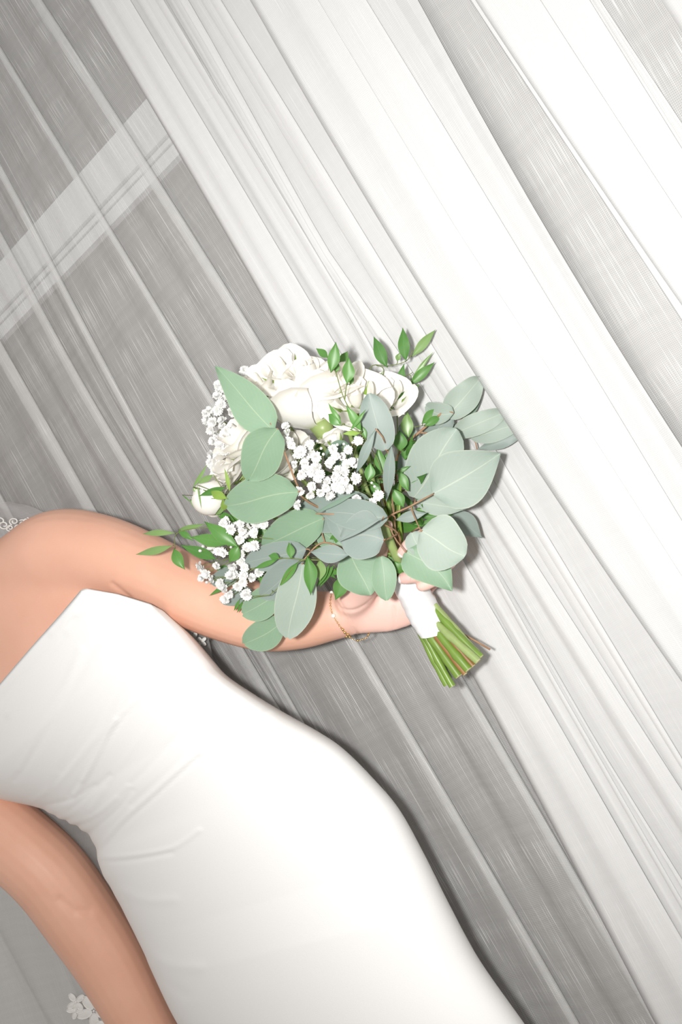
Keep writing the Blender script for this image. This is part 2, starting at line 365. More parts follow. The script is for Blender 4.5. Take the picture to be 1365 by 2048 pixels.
def ell(L, Rr, dc, h, n=48):
    out = []
    for j in range(n):
        th = 2*math.pi*j/n; u = (1-math.cos(th))/2; out.append(P(L[0]+(Rr[0]-L[0])*u, L[1]+(Rr[1]-L[1])*u, dc+h*math.sin(th)))
    return out
tor = [ell((-250, 1215), (-115, 1100), .14, .050), ell((-205, 1290), (-40, 1150), .14, .055), ell((-215, 1370), (40, 1140), .142, .058),
       ell((-200, 1450), (150, 1160), .142, .068), ell((-175, 1500), (235, 1185), .142, .074)]
for i in range(0, NS, 8):
    tor.append([P(*ring_pt(i, 2*math.pi*j/48, .90, False)[0], ring_pt(i, 2*math.pi*j/48, .90, False)[1]) for j in range(48)])
loft(tor)
def limb(rows, n=24, flat=1.0, steps=8):
    """rows: px, py, radius in px, distance from the curtain"""
    q = spline(rows, steps*len(rows)); k0 = len(body.v); C = [P(a, c, e) for a, c, _, e in q]; ref = None
    m = 24
    for i, p in enumerate(C):
        t = (C[min(i+1, len(C)-1)]-C[max(i-1, 0)]).normalized(); vw = (p-CAM).normalized()
        if ref is None: ref = t.cross(vw).normalized()
        s_ = t.cross(vw)
        if s_.length > .35: s_.normalize(); ref = s_ if s_.dot(ref) > 0 else -s_
        ref = (ref-t*ref.dot(t)).normalized(); nrm = t.cross(ref); r = float(q[i][2]*depth(p)/F_PX)
        for j in range(m):
            a = 2*math.pi*j/m; body.v.append(p+r*(math.cos(a)*ref+flat*math.sin(a)*nrm))
    for i in range(len(C)-1):
        for j in range(m):
            a = k0+i*m+j; c = k0+i*m+(j+1) % m; body.f.append((a, c, c+m, a+m))
    body.f.append(tuple(k0+j for j in reversed(range(m)))); e = k0+(len(C)-1)*m; body.f.append(tuple(e+j for j in range(m)))
    for idx in (0, -1): body.ball(C[idx], float(q[idx][2]*depth(C[idx])/F_PX*min(flat, .97)), n=16, m=10)
limb([(-130, 1215, 70, .14), (-50, 1190, 74, .14), (40, 1142, 78, .135), (118, 1108, 89, .13), (200, 1112, 83, .13), (290, 1143, 76, .13), (370, 1180, 71, .13), (450, 1214, 68, .125),
      (530, 1235, 67, .118), (600, 1238, 60, .10), (660, 1232, 50, .08), (700, 1225, 46, .068)])
limb([(690, 1226, 46, .074), (720, 1220, 50, .070), (760, 1210, 56, .062), (800, 1200, 55, .053), (832, 1192, 48, .046)], flat=.42)
limb([(700, 1205, 34, .086), (722, 1180, 35, .090), (745, 1148, 28, .110), (760, 1110, 16, .126), (772, 1070, 13.5, .130), (778, 1048, 10, .130)], flat=.9, n=16)  # thumb
for r in ([(812, 1150, 15, .048), (848, 1105, 14, .046), (872, 1075, 13.5, .068), (868, 1064, 13, .098), (846, 1070, 13, .124), (820, 1088, 13.5, .133), (805, 1106, 12, .134)],
          [(825, 1172, 15, .044), (868, 1140, 14, .044), (898, 1126, 14, .068), (894, 1126, 13.5, .104), (866, 1136, 14, .128), (830, 1151, 14.5, .135), (807, 1157, 13, .135)],
          [(830, 1192, 15, .042), (858, 1172, 14, .044), (876, 1158, 13, .068), (874, 1158, 13, .102), (862, 1164, 13, .124), (844, 1172, 12.5, .130)],
          [(834, 1218, 14, .040), (850, 1210, 12.5, .042), (860, 1200, 12, .052), (860, 1196, 11.5, .062), (852, 1194, 10.5, .064)]):
    limb(r, n=16, steps=6)
limb([(-215, 1390, 75, .14), (-200, 1470, 84, .145), (-130, 1560, 80, .15), (-50, 1622, 76, .15), (30, 1685, 76, .145), (100, 1750, 76, .135), (165, 1838, 74, .12), (225, 1930, 69, .11), (285, 2040, 61, .105), (355, 2160, 50, .10), (420, 2270, 40, .10)])
limb([(410, 2255, 40, .10), (445, 2320, 46, .10), (490, 2400, 48, .10)], flat=.45)
for dx, ln in ((-34, 92), (-12, 112), (12, 118), (35, 104)):
    limb([(488+dx*.8, 2395-dx*.5, 12, .10), (515+dx, 2395+ln*.6-dx*.5, 11.5, .105), (530+dx, 2395+ln-dx*.5, 9.5, .118)], n=12)
limb([(450, 2310, 16, .105), (420, 2370, 13, .125), (425, 2415, 10, .135)], n=12)
# neck and head (outside the frame)
limb([(-170, 1180, 68, .135), (-225, 1105, 64, .14), (-270, 1040, 62, .145)], n=20)
limb([(-225, 1125, 66, .138), (-130, 1180, 80, .138), (-30, 1165, 66, .136)], n=20); limb([(-225, 1140, 64, .138), (-222, 1260, 84, .138), (-215, 1370, 76, .14)], n=20)
HC = P(-300, 985, .15); hs = depth(HC)/F_PX; hx = (.78*XC+.62*YC); hz = (-.62*XC+.78*YC).normalized(); hx = (hx-hz*hx.dot(hz)).normalized(); hy = hz.cross(hx)  # hy points away
if hy.dot(FW) < 0: hy = -hy
body.ball(HC+hz*.025, (.080, .096, .098), (hx, hy, hz), 24, 16); body.ball(HC-hz*.045-hy*.02, (.062, .070, .078), (hx, hy, hz), 24, 16)
body.ball(HC-hy*.092-hz*.012, (.012, .016, .022), (hx, hy, hz)); body.ball(HC-hy*.078-hz*.055, (.022, .012, .008), (hx, hy, hz))
for sx in (-1, 1): body.ball(HC+hx*.074*sx, (.008, .020, .030), (hx, hy, hz))
tmp = bpy.data.objects.new('tmp', mesh('tmp', body.v, body.f)); COL.objects.link(tmp)
md = tmp.modifiers.new('r', 'REMESH'); md.mode = 'VOXEL'; md.voxel_size = .0022; md.use_smooth_shade = True
ms = tmp.modifiers.new('s', 'SMOOTH'); ms.factor = .5; ms.iterations = 10
dg = bpy.context.evaluated_depsgraph_get(); bm_ = bpy.data.meshes.new_from_object(tmp.evaluated_get(dg)); bpy.data.objects.remove(tmp)
bm_.name = 'person'
# palm creases, elbow crease, axilla line
nv = len(bm_.vertices); co = np.empty(nv*3); bm_.vertices.foreach_get('co', co); co = co.reshape(-1, 3)
nr = np.empty(nv*3); bm_.vertices.foreach_get('normal', nr); nr = nr.reshape(-1, 3)
def px_arr(c):
    v = c-np.array(CAM); z = v @ np.array(FW); return CX+F_PX*(v @ np.array(XC))/z, CY-F_PX*(v @ np.array(YC))/z
def pdist(qx, qy, poly):
    best = np.full(qx.shape, 1e9)
    for (x0, y0), (x1, y1) in zip(poly[:-1], poly[1:]):
        dx, dy = x1-x0, y1-y0; t = np.clip(((qx-x0)*dx+(qy-y0)*dy)/(dx*dx+dy*dy), 0, 1); best = np.minimum(best, np.hypot(qx-x0-t*dx, qy-y0-t*dy))
    return best
ed = np.empty(len(bm_.edges)*2, int); bm_.edges.foreach_get('vertices', ed); ed = ed.reshape(-1, 2); deg = np.bincount(ed.ravel(), minlength=nv)[:, None]
qx, qy = px_arr(co); front = (nr @ np.array(FW)) < .3
def relax(mask, its):
    global co
    ed_ = ed[(mask[ed] > 0).any(1)]
    for _ in range(its):
        sm = np.zeros_like(co)
        for k in range(3): sm[:, k] = np.bincount(ed_[:, 0], co[ed_[:, 1], k], nv)+np.bincount(ed_[:, 1], co[ed_[:, 0], k], nv)
        co = co+(sm/deg-co)*mask[:, None]*.8
ss = lambda x, a, b: np.clip((x-a)/(b-a), 0, 1)
relax(front*ss(qx, 235, 150)*ss(qy, 1045, 1085)*ss(qy, 1480, 1400), 220)
relax(front*ss(qx, 690, 705)*ss(qx, 775, 755)*ss(qy, 1165, 1185), 25)
qx, qy = px_arr(co); facing = (nr @ np.array(FW)) < 0
for poly, amp, wd in (([(683, 1218), (705, 1222), (728, 1212), (748, 1196), (758, 1184)], -.0012, 3.2), ([(690, 1222), (715, 1221), (738, 1208)], -.001, 2.5),
                      ([(668, 1195), (684, 1222), (700, 1250), (716, 1268)], -.0014, 3), ([(676, 1195), (690, 1220), (706, 1248)], -.0009, 2.5),
                      ([(788, 1215), (790, 1255)], -.0010, 2.5), ([(225, 1168), (240, 1180), (260, 1196)], -.0018, 5),
                      ([(120, 1800), (150, 1822), (178, 1822)], -.0022, 9), ([(40, 1100), (110, 1085), (170, 1100)], .0012, 22)):
    g = amp*np.exp(-(pdist(qx, qy, poly)/wd)**2)*facing; co += nr*g[:, None]
bm_.vertices.foreach_set('co', co.ravel())
at = bm_.attributes.new('pink', 'FLOAT', 'POINT')
palm = np.clip((co[:, 0]-P(640, 1230, .08).x)/(P(740, 1215, .06).x-P(640, 1230, .08).x), 0, 1)*np.clip((qx-600)/100, 0, 1)
at.data.foreach_set('value', palm.astype(np.float32)); bm_.update()
person = link('person', bm_, M_SKIN)
person['label'] = 'person in a strapless white wedding dress, leaning back, one arm holding out a bouquet'; person['category'] = 'person'
bvh = BVHTree.FromPolygons([Vector(c) for c in co], [tuple(p.vertices) for p in bm_.polygons])
def on_body(px, py, off=0.0, fallback=.1):
    r = ray(px, py).normalized(); h = bvh.ray_cast(CAM, r)
    return (h[0]+h[1]*off) if h[0] is not None else P(px, py, fallback)

# head details (outside the frame)
b = MB(); b.ball(HC+hz*.035+hy*.018, (.092, .100, .104), (hx, hy, hz), 24, 16); b.ball(HC+hy*.075-hz*.06, (.05, .045, .05), (hx, hy, hz), 16, 12); b.build('hair', M_HAIR, person)
for sx in (-1, 1):
    b = MB(); b.ball(HC-hy*.078+hx*.030*sx+hz*.006, (.011, .008, .006), (hx, hy, hz)); b.build('eye', M_HAIR, person)
b = MB(); b.ball(HC-hy*.088-hz*.055, (.020, .006, .007), (hx, hy, hz)); b.build('lips', M_NAIL, person)

# ------------------------------------------------------------------ dress
RIDGES = [([(165, 1185), (120, 1260), (60, 1340), (15, 1430)], .002, 6), ([(225, 1195), (190, 1290), (140, 1380), (85, 1480), (30, 1560)], -.0018, 7), ([(280, 1215), (262, 1300), (225, 1390), (165, 1490), (100, 1580)], -.002, 6), ([(330, 1260), (305, 1310), (270, 1400), (205, 1490), (140, 1590)], -.002, 6),
          ([(365, 1320), (345, 1370), (300, 1450), (235, 1540), (180, 1620)], .0018, 7), ([(430, 1360), (390, 1430), (320, 1510), (240, 1590)], -.0016, 7), ([(480, 1400), (420, 1460), (340, 1540), (262, 1610)], -.0016, 6), ([(545, 1440), (480, 1465), (420, 1510)], -.0018, 6),
          ([(308, 1209), (297, 1266), (266, 1361), (233, 1428), (195, 1505), (150, 1590)], .0032, 7), ([(340, 1298), (303, 1337), (283, 1384), (229, 1450), (165, 1560)], .0028, 6),
          ([(206, 1209), (148, 1229), (101, 1266)], .002, 6), ([(150, 1238), (108, 1273), (50, 1345), (0, 1400), (-60, 1460)], -.0022, 5), ([(128, 1270), (57, 1345), (24, 1418), (-10, 1490)], -.002, 5),
          ([(162, 1300), (128, 1378), (84, 1445), (40, 1540)], .0018, 7), ([(250, 1230), (230, 1330), (190, 1420), (120, 1540)], -.0014, 8),
          ([(200, 1692), (245, 1640), (294, 1596), (345, 1550), (393, 1508), (460, 1462), (528, 1426), (560, 1415)], .0022, 5), ([(205, 1700), (250, 1648), (299, 1604), (350, 1558), (398, 1516)], -.0018, 5),
          ([(198, 1716), (263, 1711), (344, 1696), (399, 1660)], .002, 5), ([(200, 1724), (263, 1720), (344, 1705)], -.0018, 5),
          ([(84, 1612), (143, 1598), (190, 1570)], -.0022, 5), ([(124, 1634), (170, 1595), (220, 1550)], -.0022, 5), ([(154, 1650), (205, 1620), (256, 1572)], .0022, 5), ([(179, 1667), (234, 1620), (265, 1580)], -.0022, 5),
          ([(60, 1608), (120, 1560), (180, 1490), (230, 1440)], .0018, 7), ([(360, 1330), (330, 1400), (280, 1480), (215, 1570)], -.0012, 8), ([(238, 1780), (290, 1800), (350, 1800)], .0015, 12), ([(290, 1900), (340, 1930), (400, 1935)], .0018, 14), ([(310, 1950), (370, 1990)], -.0015, 12)]
NFr, NBk = 190, 46
ths = list(np.linspace(0, math.pi, NFr, endpoint=False))+list(np.linspace(math.pi, 2*math.pi, NBk, endpoint=False))
n = len(ths); Q = np.zeros((NS, n, 2)); D = np.zeros((NS, n))
for i in range(NS):
    for j, th in enumerate(ths): Q[i, j], D[i, j] = ring_pt(i, th)
for poly, amp, wd in RIDGES:
    g = amp*np.exp(-(pdist(Q[..., 0], Q[..., 1], spline(poly, 4*len(poly)))/(wd*.85))**2); D[:, :NFr] += .8*g[:, :NFr]*np.sin(np.array(ths[:NFr]))[None, :]**.3
# gathered scallops along the bodice's lower edge
for i in range(NS):
    sc = math.exp(-((Lc[i][0]-155)/60)**2)*math.sin(Lc[i][0]/3.6)*2.2
    for j in range(n): Q[i, j] += np.array((-.6, .6))*sc*math.exp(-((1-math.cos(ths[j]))/2/.03))
DV = []; 
ringsW = []
k_in = []
for j, th in enumerate(ths):                                    # turned-in hem of the neckline
    q, d = Q[0, j], D[0, j]; k_in.append(P(*(np.array((15., 18.))+q), d-.010*math.sin(th)))
ringsW.append(k_in)
for i in range(NS): ringsW.append([P(Q[i, j][0], Q[i, j][1], D[i, j]) for j in range(n)])
cen = sum(ringsW[-1], Vector())/n
base = [p-cen for p in ringsW[-1]]
z0 = cen.z
for k in range(1, 15):                                          # skirt down to the floor, below the frame
    t = k/14; sc = 1-.16*math.sin(t*math.pi*.8)+.45*max(0, t-.6)
    ringsW.append([Vector((cen.x+.04*t+p.x*sc, min(cen.y+p.y*sc, -.065), z0+(.004-z0)*t+p.z*(1-t)**1.5)) for p in base])
DV = [p for r in ringsW for p in r]; DF = []
for i in range(len(ringsW)-1):
    for j in range(n): a = i*n+j; c = i*n+(j+1) % n; DF.append((a, c, c+n, a+n))
dress = link('wedding_dress', mesh('wedding_dress', DV, DF), M_DRESS, person)
dress['label'] = 'strapless ivory dress with gathered bodice and smooth fitted skirt'

# ------------------------------------------------------------------ veil with lace motifs
def veil(rows, nu=60, nv=70, seed=0):
    r = np.random.default_rng(seed); L_ = spline([a for a, _ in rows], nv); R_ = spline([c for _, c in rows], nv); v = []; f = []; uv = []
    for i in range(nv):
        for j in range(nu):
            t = j/(nu-1); q = L_[i]*(1-t)+R_[i]*t
            d = .056+.010*math.sin(t*26+.8*math.sin(i*.08)+seed)+.004*math.sin(t*61+2)
            v.append(P(q[0], q[1], d)); uv.append((t*.6, i*.02))
    for i in range(nv-1):
        for j in range(nu-1): a = i*nu+j; f.append((a, a+1, a+nu+1, a+nu))
    return mesh('veil', v, f, uv)
vl = link('veil', veil([((-500, 1050), (20, 1003)), ((-520, 1200), (100, 1032)), ((-520, 1400), (330, 1190)), ((-450, 1650), (425, 1330)), ((-300, 1900), (330, 1700)), ((-200, 2200), (420, 2000)), ((-100, 2500), (600, 2350))]), M_VEIL, person)
vl['label'] = 'translucent tulle veil with white lace motifs, hanging behind the body'
def lace(curls, d, nm='lace_motif'):
    b = MB()
    for cx, cy, r, turns, rot in curls:
        pts = []
        for k in range(22):
            t = k/21; a = rot+t*turns*6.283; rr = r*(1-.72*t); pts.append(P(cx+rr*math.cos(a), cy+rr*math.sin(a)*.75, d))
        b.tube(pts, [.0011]*22, 6)
    return b.build(nm, M_LACE, vl)
lace([(8, 1050, 12, 1.3, 0), (28, 1043, 10, 1.3, 2), (45, 1047, 10, 1.3, 4), (20, 1056, 9, 1.2, 1), (52, 1041, 8, 1.2, 5), (0, 1042, 10, 1.2, 3), (-20, 1050, 13, 1.3, 2), (36, 1054, 9, 1.2, 0)], .085)
def lace_flower(cx, cy, R_, d, n=5, rot=0):
    b = MB()
    for k in range(n):
        a = rot+k*6.283/n; c = (cx+R_*.58*math.cos(a), cy+R_*.58*math.sin(a)); pts = []
        m = 12; k0 = len(b.v); b.v.append(P(c[0], c[1], d+.002))
        for j in range(m):
            t = j*6.283/m; ex, ey = R_*.46*math.cos(t), R_*.27*math.sin(t)
            q = (c[0]+ex*math.cos(a)-ey*math.sin(a), c[1]+ex*math.sin(a)+ey*math.cos(a)); b.v.append(P(*q, d)); pts.append(P(*q, d+.0005))
        for j in range(m): b.f.append((k0, k0+1+j, k0+1+(j+1) % m))
        b.tube(pts+[pts[0]], .0008, 5)
    b.ball(P(cx, cy, d+.001), .0022); return b.build('lace_motif', M_LACE, vl)
lace_flower(188, 2022, 34, .085, 5, .3); lace_flower(152, 2004, 20, .085, 4, .9); lace_flower(150, 2022, 16, .085, 4, .1); lace_flower(214, 2048, 24, .085, 5, .6)
lace_flower(392, 1262, 12, .085, 4, .2); lace_flower(404, 1283, 10, .085, 4, .8); lace_flower(380, 1250, 9, .085, 4, .5)

# ------------------------------------------------------------------ fingernails
def nail(px, py, a, b_, rot, off=.0005):
    c, s_ = math.cos(rot), math.sin(rot); me = MB(); k = []
    nu, nw = 9, 7; tip = MB()
    for i in range(nu):
        for j in range(nw):
            u = i/(nu-1)*2-1; w_ = (j/(nw-1)*2-1)*math.sqrt(max(0, 1-abs(u)**3.2))
            x, y = u*a, w_*b_; me.v.append(on_body(px+x*c-y*s_, py+x*s_+y*c, off+.0006*(1-w_*w_), .13))
    for i in range(nu-1):
        for j in range(nw-1): q = i*nw+j; (me.f if i < nu-3 else k).append((q, q+1, q+nw+1, q+nw))
    m = mesh('fingernail', me.v, me.f+k); m.materials.append(M_NAIL); m.materials.append(M_NTIP)
    for i in range(len(me.f), len(m.polygons)): m.polygons[i].material_index = 1
    o = link('fingernail', m, None, person); o['label'] = 'pale pink nail with a white tip'
nail(807, 1103, 15, 9.5, math.radians(128)); nail(809, 1157, 15, 9.5, math.radians(165))

# ------------------------------------------------------------------ bracelet
pts = [on_body(x, y, .0012, .08) for x, y in spline([(664, 1184), (661, 1205), (664, 1225), (676, 1246), (690, 1264), (700, 1272)], 40)]
br = thing('bracelet', 'thin gold chain bracelet with small pearls around the wrist below the bouquet', 'bracelet', pts[20])
def chain(pts, name, r=.0016, w_=.00028):
    b = MB()
    for i, p in enumerate(pts[:-1]):
        t = (pts[i+1]-p).normalized(); s_ = t.orthogonal().normalized(); u_ = t.cross(s_); e = s_ if i % 2 else u_
        L_ = (pts[i+1]-p).length*.62; b.tube([p+t*L_*math.cos(a)+e*r*.6*math.sin(a) for a in np.linspace(0, 6.283, 9).tolist()], w_, 5, False)
    o = b.build(name, M_GOLD, br); o['kind'] = 'stuff'; return o
chain(pts, 'chain')
tail = [P(x, y, .075) for x, y in spline([(702, 1275), (714, 1282), (724, 1279), (732, 1276), (737, 1270), (739, 1264)], 18)]; chain(tail, 'tail_chain')
for q, r in ((pts[1], .0024), (pts[18], .0030)):
    b = MB(); b.ball(q, r); b.build('pearl', M_PEARL, br)
b = MB()
for x, y in ((686, 1258), (690, 1264), (696, 1268), (700, 1274), (693, 1272)): b.ball(on_body(x, y, .001, .075), .0019, n=8, m=6)
b.build('clasp', M_GOLD, br)
for x, y in ((716, 1281), (737, 1270)):
    b = MB(); b.ball(P(x, y, .076), .0016, n=8, m=6); b.build('bead', M_GOLD, br)

# ------------------------------------------------------------------ bouquet
BIND = (800, 1140, .088)
bq = thing('bouquet', 'bridal bouquet of white roses, eucalyptus and small white blossoms held against the curtain', 'bouquet', P(868, 1260, .085))
def prof_round(t): return (math.sin(math.pi*min(1, t)**.85))**.5
def prof_egg(t): return (math.sin(math.pi*t**.62))**.85
def prof_lance(t): return math.sin(math.pi*t**.88)**1.25
PROF = {'r': prof_round, 'e': prof_egg, 'l': prof_lance}
def leaf(b0, t0, wpx, d0, d1, m, parent, kind='r', bend=.05, cup=.12, skew=0., wave=.0, name='leaf'):
    p0, p1 = P(*b0, d0), P(*t0, d1); ax = p1-p0; Ln = ax.length; mid = (p0+p1)/2; vw = (mid-CAM).normalized()
    side = ax.cross(vw).normalized(); nrm = -(ax.normalized().cross(side)).normalized()
    if nrm.dot(vw) > 0: nrm = -nrm
    W = wpx*depth(mid)/F_PX/2; nu, nw = 14, 7; v = []; f = []; uv = []; pf = PROF[kind]
    ph = random.uniform(0, 6); wob = [random.uniform(-.05, .05) for _ in range(4)]; twist = random.uniform(-.12, .12)
    for i in range(nu+1):
        t = i/nu; h = W*pf(max(t, .004) if t < .5 else min(t, .996))
        for j in range(nw):
            s = j/(nw-1)*2-1
            q = p0+ax*t+side*(s*h*(1+wob[0]*math.sin(5*t+ph)+wob[1]*s*math.sin(7*t))+(skew+wob[2])*W*math.sin(math.pi*t)+wob[3]*W*math.sin(6.28*t))+nrm*(twist*W*s*(t-.3)+bend*Ln*math.sin(math.pi*t)+cup*W*s*s-.03*W*(1-abs(s))+wave*W*math.sin(9*t+ph+1.3*(s > 0))*s*s)
            v.append(q); uv.append((t, s))
    for i in range(nu):
        for j in range(nw-1): a = i*nw+j; f.append((a, a+1, a+nw+1, a+nw))
    return link(name, mesh(name, v, f, uv), m, parent)
def branch(name, twigs, leaves, m=M_TWIG, rad=.0011, kind='r', mats=None):
    """twigs: polylines of (px,py,d); leaves: base, tip, width, d0, d1, material, kw"""
    b = MB(); allp = []
    for tw, r in twigs:
        q = spline(tw, 5*len(tw)); b.tube([P(*x) for x in q], list(np.linspace(r, r*.6, len(q))), 6); allp += [tuple(x) for x in q]
    for lf in leaves:
        if lf[5] is None: continue
        bx, by = lf[0]; nq = min(allp, key=lambda x: (x[0]-bx)**2+(x[1]-by)**2)
        if (nq[0]-bx)**2+(nq[1]-by)**2 < 90**2:
            mx = ((nq[0]+bx)/2+2, (nq[1]+by)/2-2, (nq[2]+lf[3])/2); b.tube([P(*nq), P(*mx), P(bx, by, lf[3])], rad*.8, 6)
    o = b.build(name, m, bq)
    for lf in leaves: leaf(*lf[:6], o, **(lf[6] if len(lf) > 6 else {}))
    return o
G, Y_, P_, K_ = E_GREEN, E_GRAY, E_PALE, E_DARK
branch('eucalyptus_branch', [([BIND, (792, 1080, .12), (772, 1040, .145), (822, 1012, .14), (867, 988, .125)], .0015), ([(822, 1012, .14), (830, 1035, .15), (843, 1063, .165)], .001), ([(776, 1044, .145), (790, 1075, .155), (812, 1105, .16)], .001)], [
    ((867, 988), (1001, 907), 118, .125, .085, P_, dict(kind='e', bend=.06)), ((828, 996), (914, 858), 112, .10, .08, P_, dict(bend=.05)),
    ((827, 1003), (935, 1018), 44, .11, .09, P_, dict(kind='l')), ((843, 1062), (931, 1112), 108, .165, .155, P_, dict(bend=.05)),
    ((811, 1104), (905, 1182), 84, .158, .150, G, dict(kind='e', skew=.25)), ((824, 1064), (848, 1115), 44, .15, .15, P_, dict()),
    ((897, 1020), (965, 1076), 46, .07, .05, Y_, dict(kind='l')), ((792, 1040), (856, 1025), 22, .14, .13, Y_, dict(kind='l'))])
branch('eucalyptus_branch', [([BIND, (795, 1000, .07), (797, 910, .08), (850, 855, .075), (887, 824, .065)], .0022), ([(840, 865, .075), (900, 870, .05), (945, 876, .035)], .0012)], [
    ((893, 834), (962, 756), 60, .06, .035, P_, dict(bend=.08, wave=.2)), ((908, 826), (852, 812), 44, .066, .06, P_, dict(bend=.08, skew=.4)),
    ((908, 868), (1016, 822), 46, .05, .03, P_, dict(bend=.08, wave=.2)), ((942, 875), (1050, 846), 42, .04, .026, P_, dict(bend=.06)),
    ((955, 899), (1055, 868), 26, .036, .024, Y_, dict(kind='l', wave=.3)), ((850, 875), (907, 833), 52, .055, .05, Y_, dict()),
    ((925, 835), (961, 778), 34, .034, .03, K_, dict()), ((905, 870), (925, 895), 26, .045, .035, K_, dict()), ((886, 880), (912, 850), 30, .045, .035, Y_, dict()),
    ((822, 985), (806, 903), 36, .085, .085, Y_, dict()), ((836, 890), (800, 850), 36, .06, .06, Y_, dict())])
branch('eucalyptus_branch', [([BIND, (700, 1050, .13), (612, 1000, .185), (594, 968, .205), (565, 894, .22), (541, 846, .222)], .0016)], [
    ((548, 862), (432, 733), 76, .224, .215, G, dict(kind='e', bend=.03)), ((556, 858), (499, 960), 84, .228, .222, E_GREEN, dict(bend=.03, skew=-.1)),
    ((597, 984), (454, 1012), 94, .21, .205, G, dict(bend=.04))])
branch('eucalyptus_branch', [([BIND, (800, 1075, .14), (770, 1050, .175), (720, 1035, .19)], .0013), ([(796, 1068, .15), (766, 1082, .192), (740, 1085, .195)], .001)], [
    ((748, 1010), (588, 1034), 82, .160, .172, Y_, dict(bend=.02)), ((776, 1036), (652, 1024), 62, .195, .20, Y_, dict(bend=.05)),
    ((768, 1080), (683, 1078), 98, .20, .205, Y_, dict(bend=.05, skew=-.15)), ((700, 1110), (621, 1104), 38, .205, .21, Y_, dict(kind='l')),
    ((660, 1030), (700, 1092), 34, .175, .18, Y_, dict()), ((768, 1034), (670, 1087), 9, .227, .226, Y_, dict(kind='l', bend=.01)), ((632, 1027), (720, 981), 9, .208, .205, E_DARK, dict(kind='l', bend=.01))])
branch('eucalyptus_branch', [([BIND, (720, 1112, .15), (650, 1085, .17), (612, 1115, .185), (600, 1135, .19)], .0013), ([(650, 1085, .17), (640, 1050, .17)], .001)], [
    ((648, 1036), (528, 1092), 80, .172, .178, G, dict(bend=.03)), ((612, 1098), (492, 1126), 58, .186, .19, Y_, dict(bend=.03)),
    ((700, 1104), (742, 1190), 86, .155, .165, G, dict(bend=.03)), ((762, 1112), (774, 1201), 50, .158, .165, G, dict()),
    ((605, 1128), (576, 1276), 82, .20, .205, P_, dict(bend=.04)), ((562, 1186), (486, 1228), 62, .188, .19, G, dict(bend=.04)),
    ((566, 1242), (489, 1288), 64, .176, .182, G, dict(bend=.04, skew=.1)), ((606, 1122), (522, 1192), 62, .192, .192, Y_, dict(bend=.03)),
    ((480, 1145), (422, 1165), 38, .172, .172, Y_, dict()), ((505, 1180), (443, 1203), 34, .174, .174, Y_, dict()), ((640, 1060), (690, 1095), 50, .16, .16, G, dict()), ((700, 1088), (668, 1070), 40, .15, .16, E_GREEN, dict())])
branch('eucalyptus_branch', [([BIND, (785, 1000, .13), (780, 940, .16), (775, 893, .18)], .0013)], [
    ((772, 900), (738, 787), 66, .185, .19, Y_, dict(bend=.04)), ((752, 858), (712, 948), 19, .205, .20, Y_, dict(kind='l', bend=.12)),
    ((784, 888), (773, 1005), 24, .178, .165, Y_, dict(kind='l', bend=.05)), ((702, 890), (652, 925), 50, .145, .15, K_, dict())])
# ruscus sprigs ----------------------------------------------------------------
RU, RP = RUS, RUS_P
def sprig(twigs, lv, name='ruscus_sprig', r=.0007): return branch(name, [(t, r) for t in twigs], [(a, c, w_*.92, d0, d1, m, dict(kind='l', skew=random.uniform(-.25, .25), wave=random.uniform(0, .12), bend=random.uniform(-.05, .12), cup=.15)) for a, c, w_, d0, d1, m in lv], M_THIN, .0006)
sprig([[BIND, (790, 950, .09), (750, 800, .10), (742, 735, .09), (778, 732, .07), (813, 722, .06), (826, 700, .05)], [(797, 910, .09), (795, 800, .07), (805, 760, .06), (826, 745, .05)], [(750, 800, .10), (768, 742, .09), (752, 730, .08)]], [
    ((775, 735), (748, 673), 27, .085, .08, RU), ((813, 722), (806, 655), 26, .075, .065, RU), ((824, 714), (872, 659), 20, .05, .03, RP), ((797, 788), (809, 727), 21, .07, .06, RU),
    ((820, 770), (870, 724), 21, .055, .04, RU), ((823, 760), (868, 703), 9, .045, .035, RP), ((786, 816), (840, 768), 27, .085, .07, RU), ((749, 782), (757, 750), 18, .10, .095, RU), ((733, 782), (768, 741), 7, .12, .10, RU), ((795, 722), (800, 705), 12, .06, .06, RP)])
sprig([[BIND, (740, 900, .14), (690, 800, .19), (672, 745, .17), (655, 715, .15)], [(690, 800, .19), (694, 766, .18)]], [
    ((662, 745), (672, 683), 27, .19, .185, RU), ((657, 716), (633, 697), 17, .15, .14, RU), ((680, 724), (696, 702), 17, .13, .13, RU), ((694, 768), (698, 714), 27, .20, .195, RU), ((672, 746), (676, 722), 14, .165, .165, RU), ((700, 770), (706, 748), 10, .17, .17, RU)])
sprig([[BIND, (770, 960, .15), (725, 870, .20), (690, 850, .215)], [(725, 870, .20), (700, 858, .21)]], [
    ((682, 851), (657, 828), 26, .215, .215, RU), ((684, 848), (657, 806), 10, .22, .22, RU), ((723, 862), (692, 810), 20, .215, .215, RU), ((702, 860), (733, 818), 10, .22, .215, RU), ((722, 866), (684, 868), 11, .21, .215, SEP), ((733, 878), (722, 850), 12, .2, .2, RU), ((735, 962), (741, 925), 24, .195, .19, RU)])
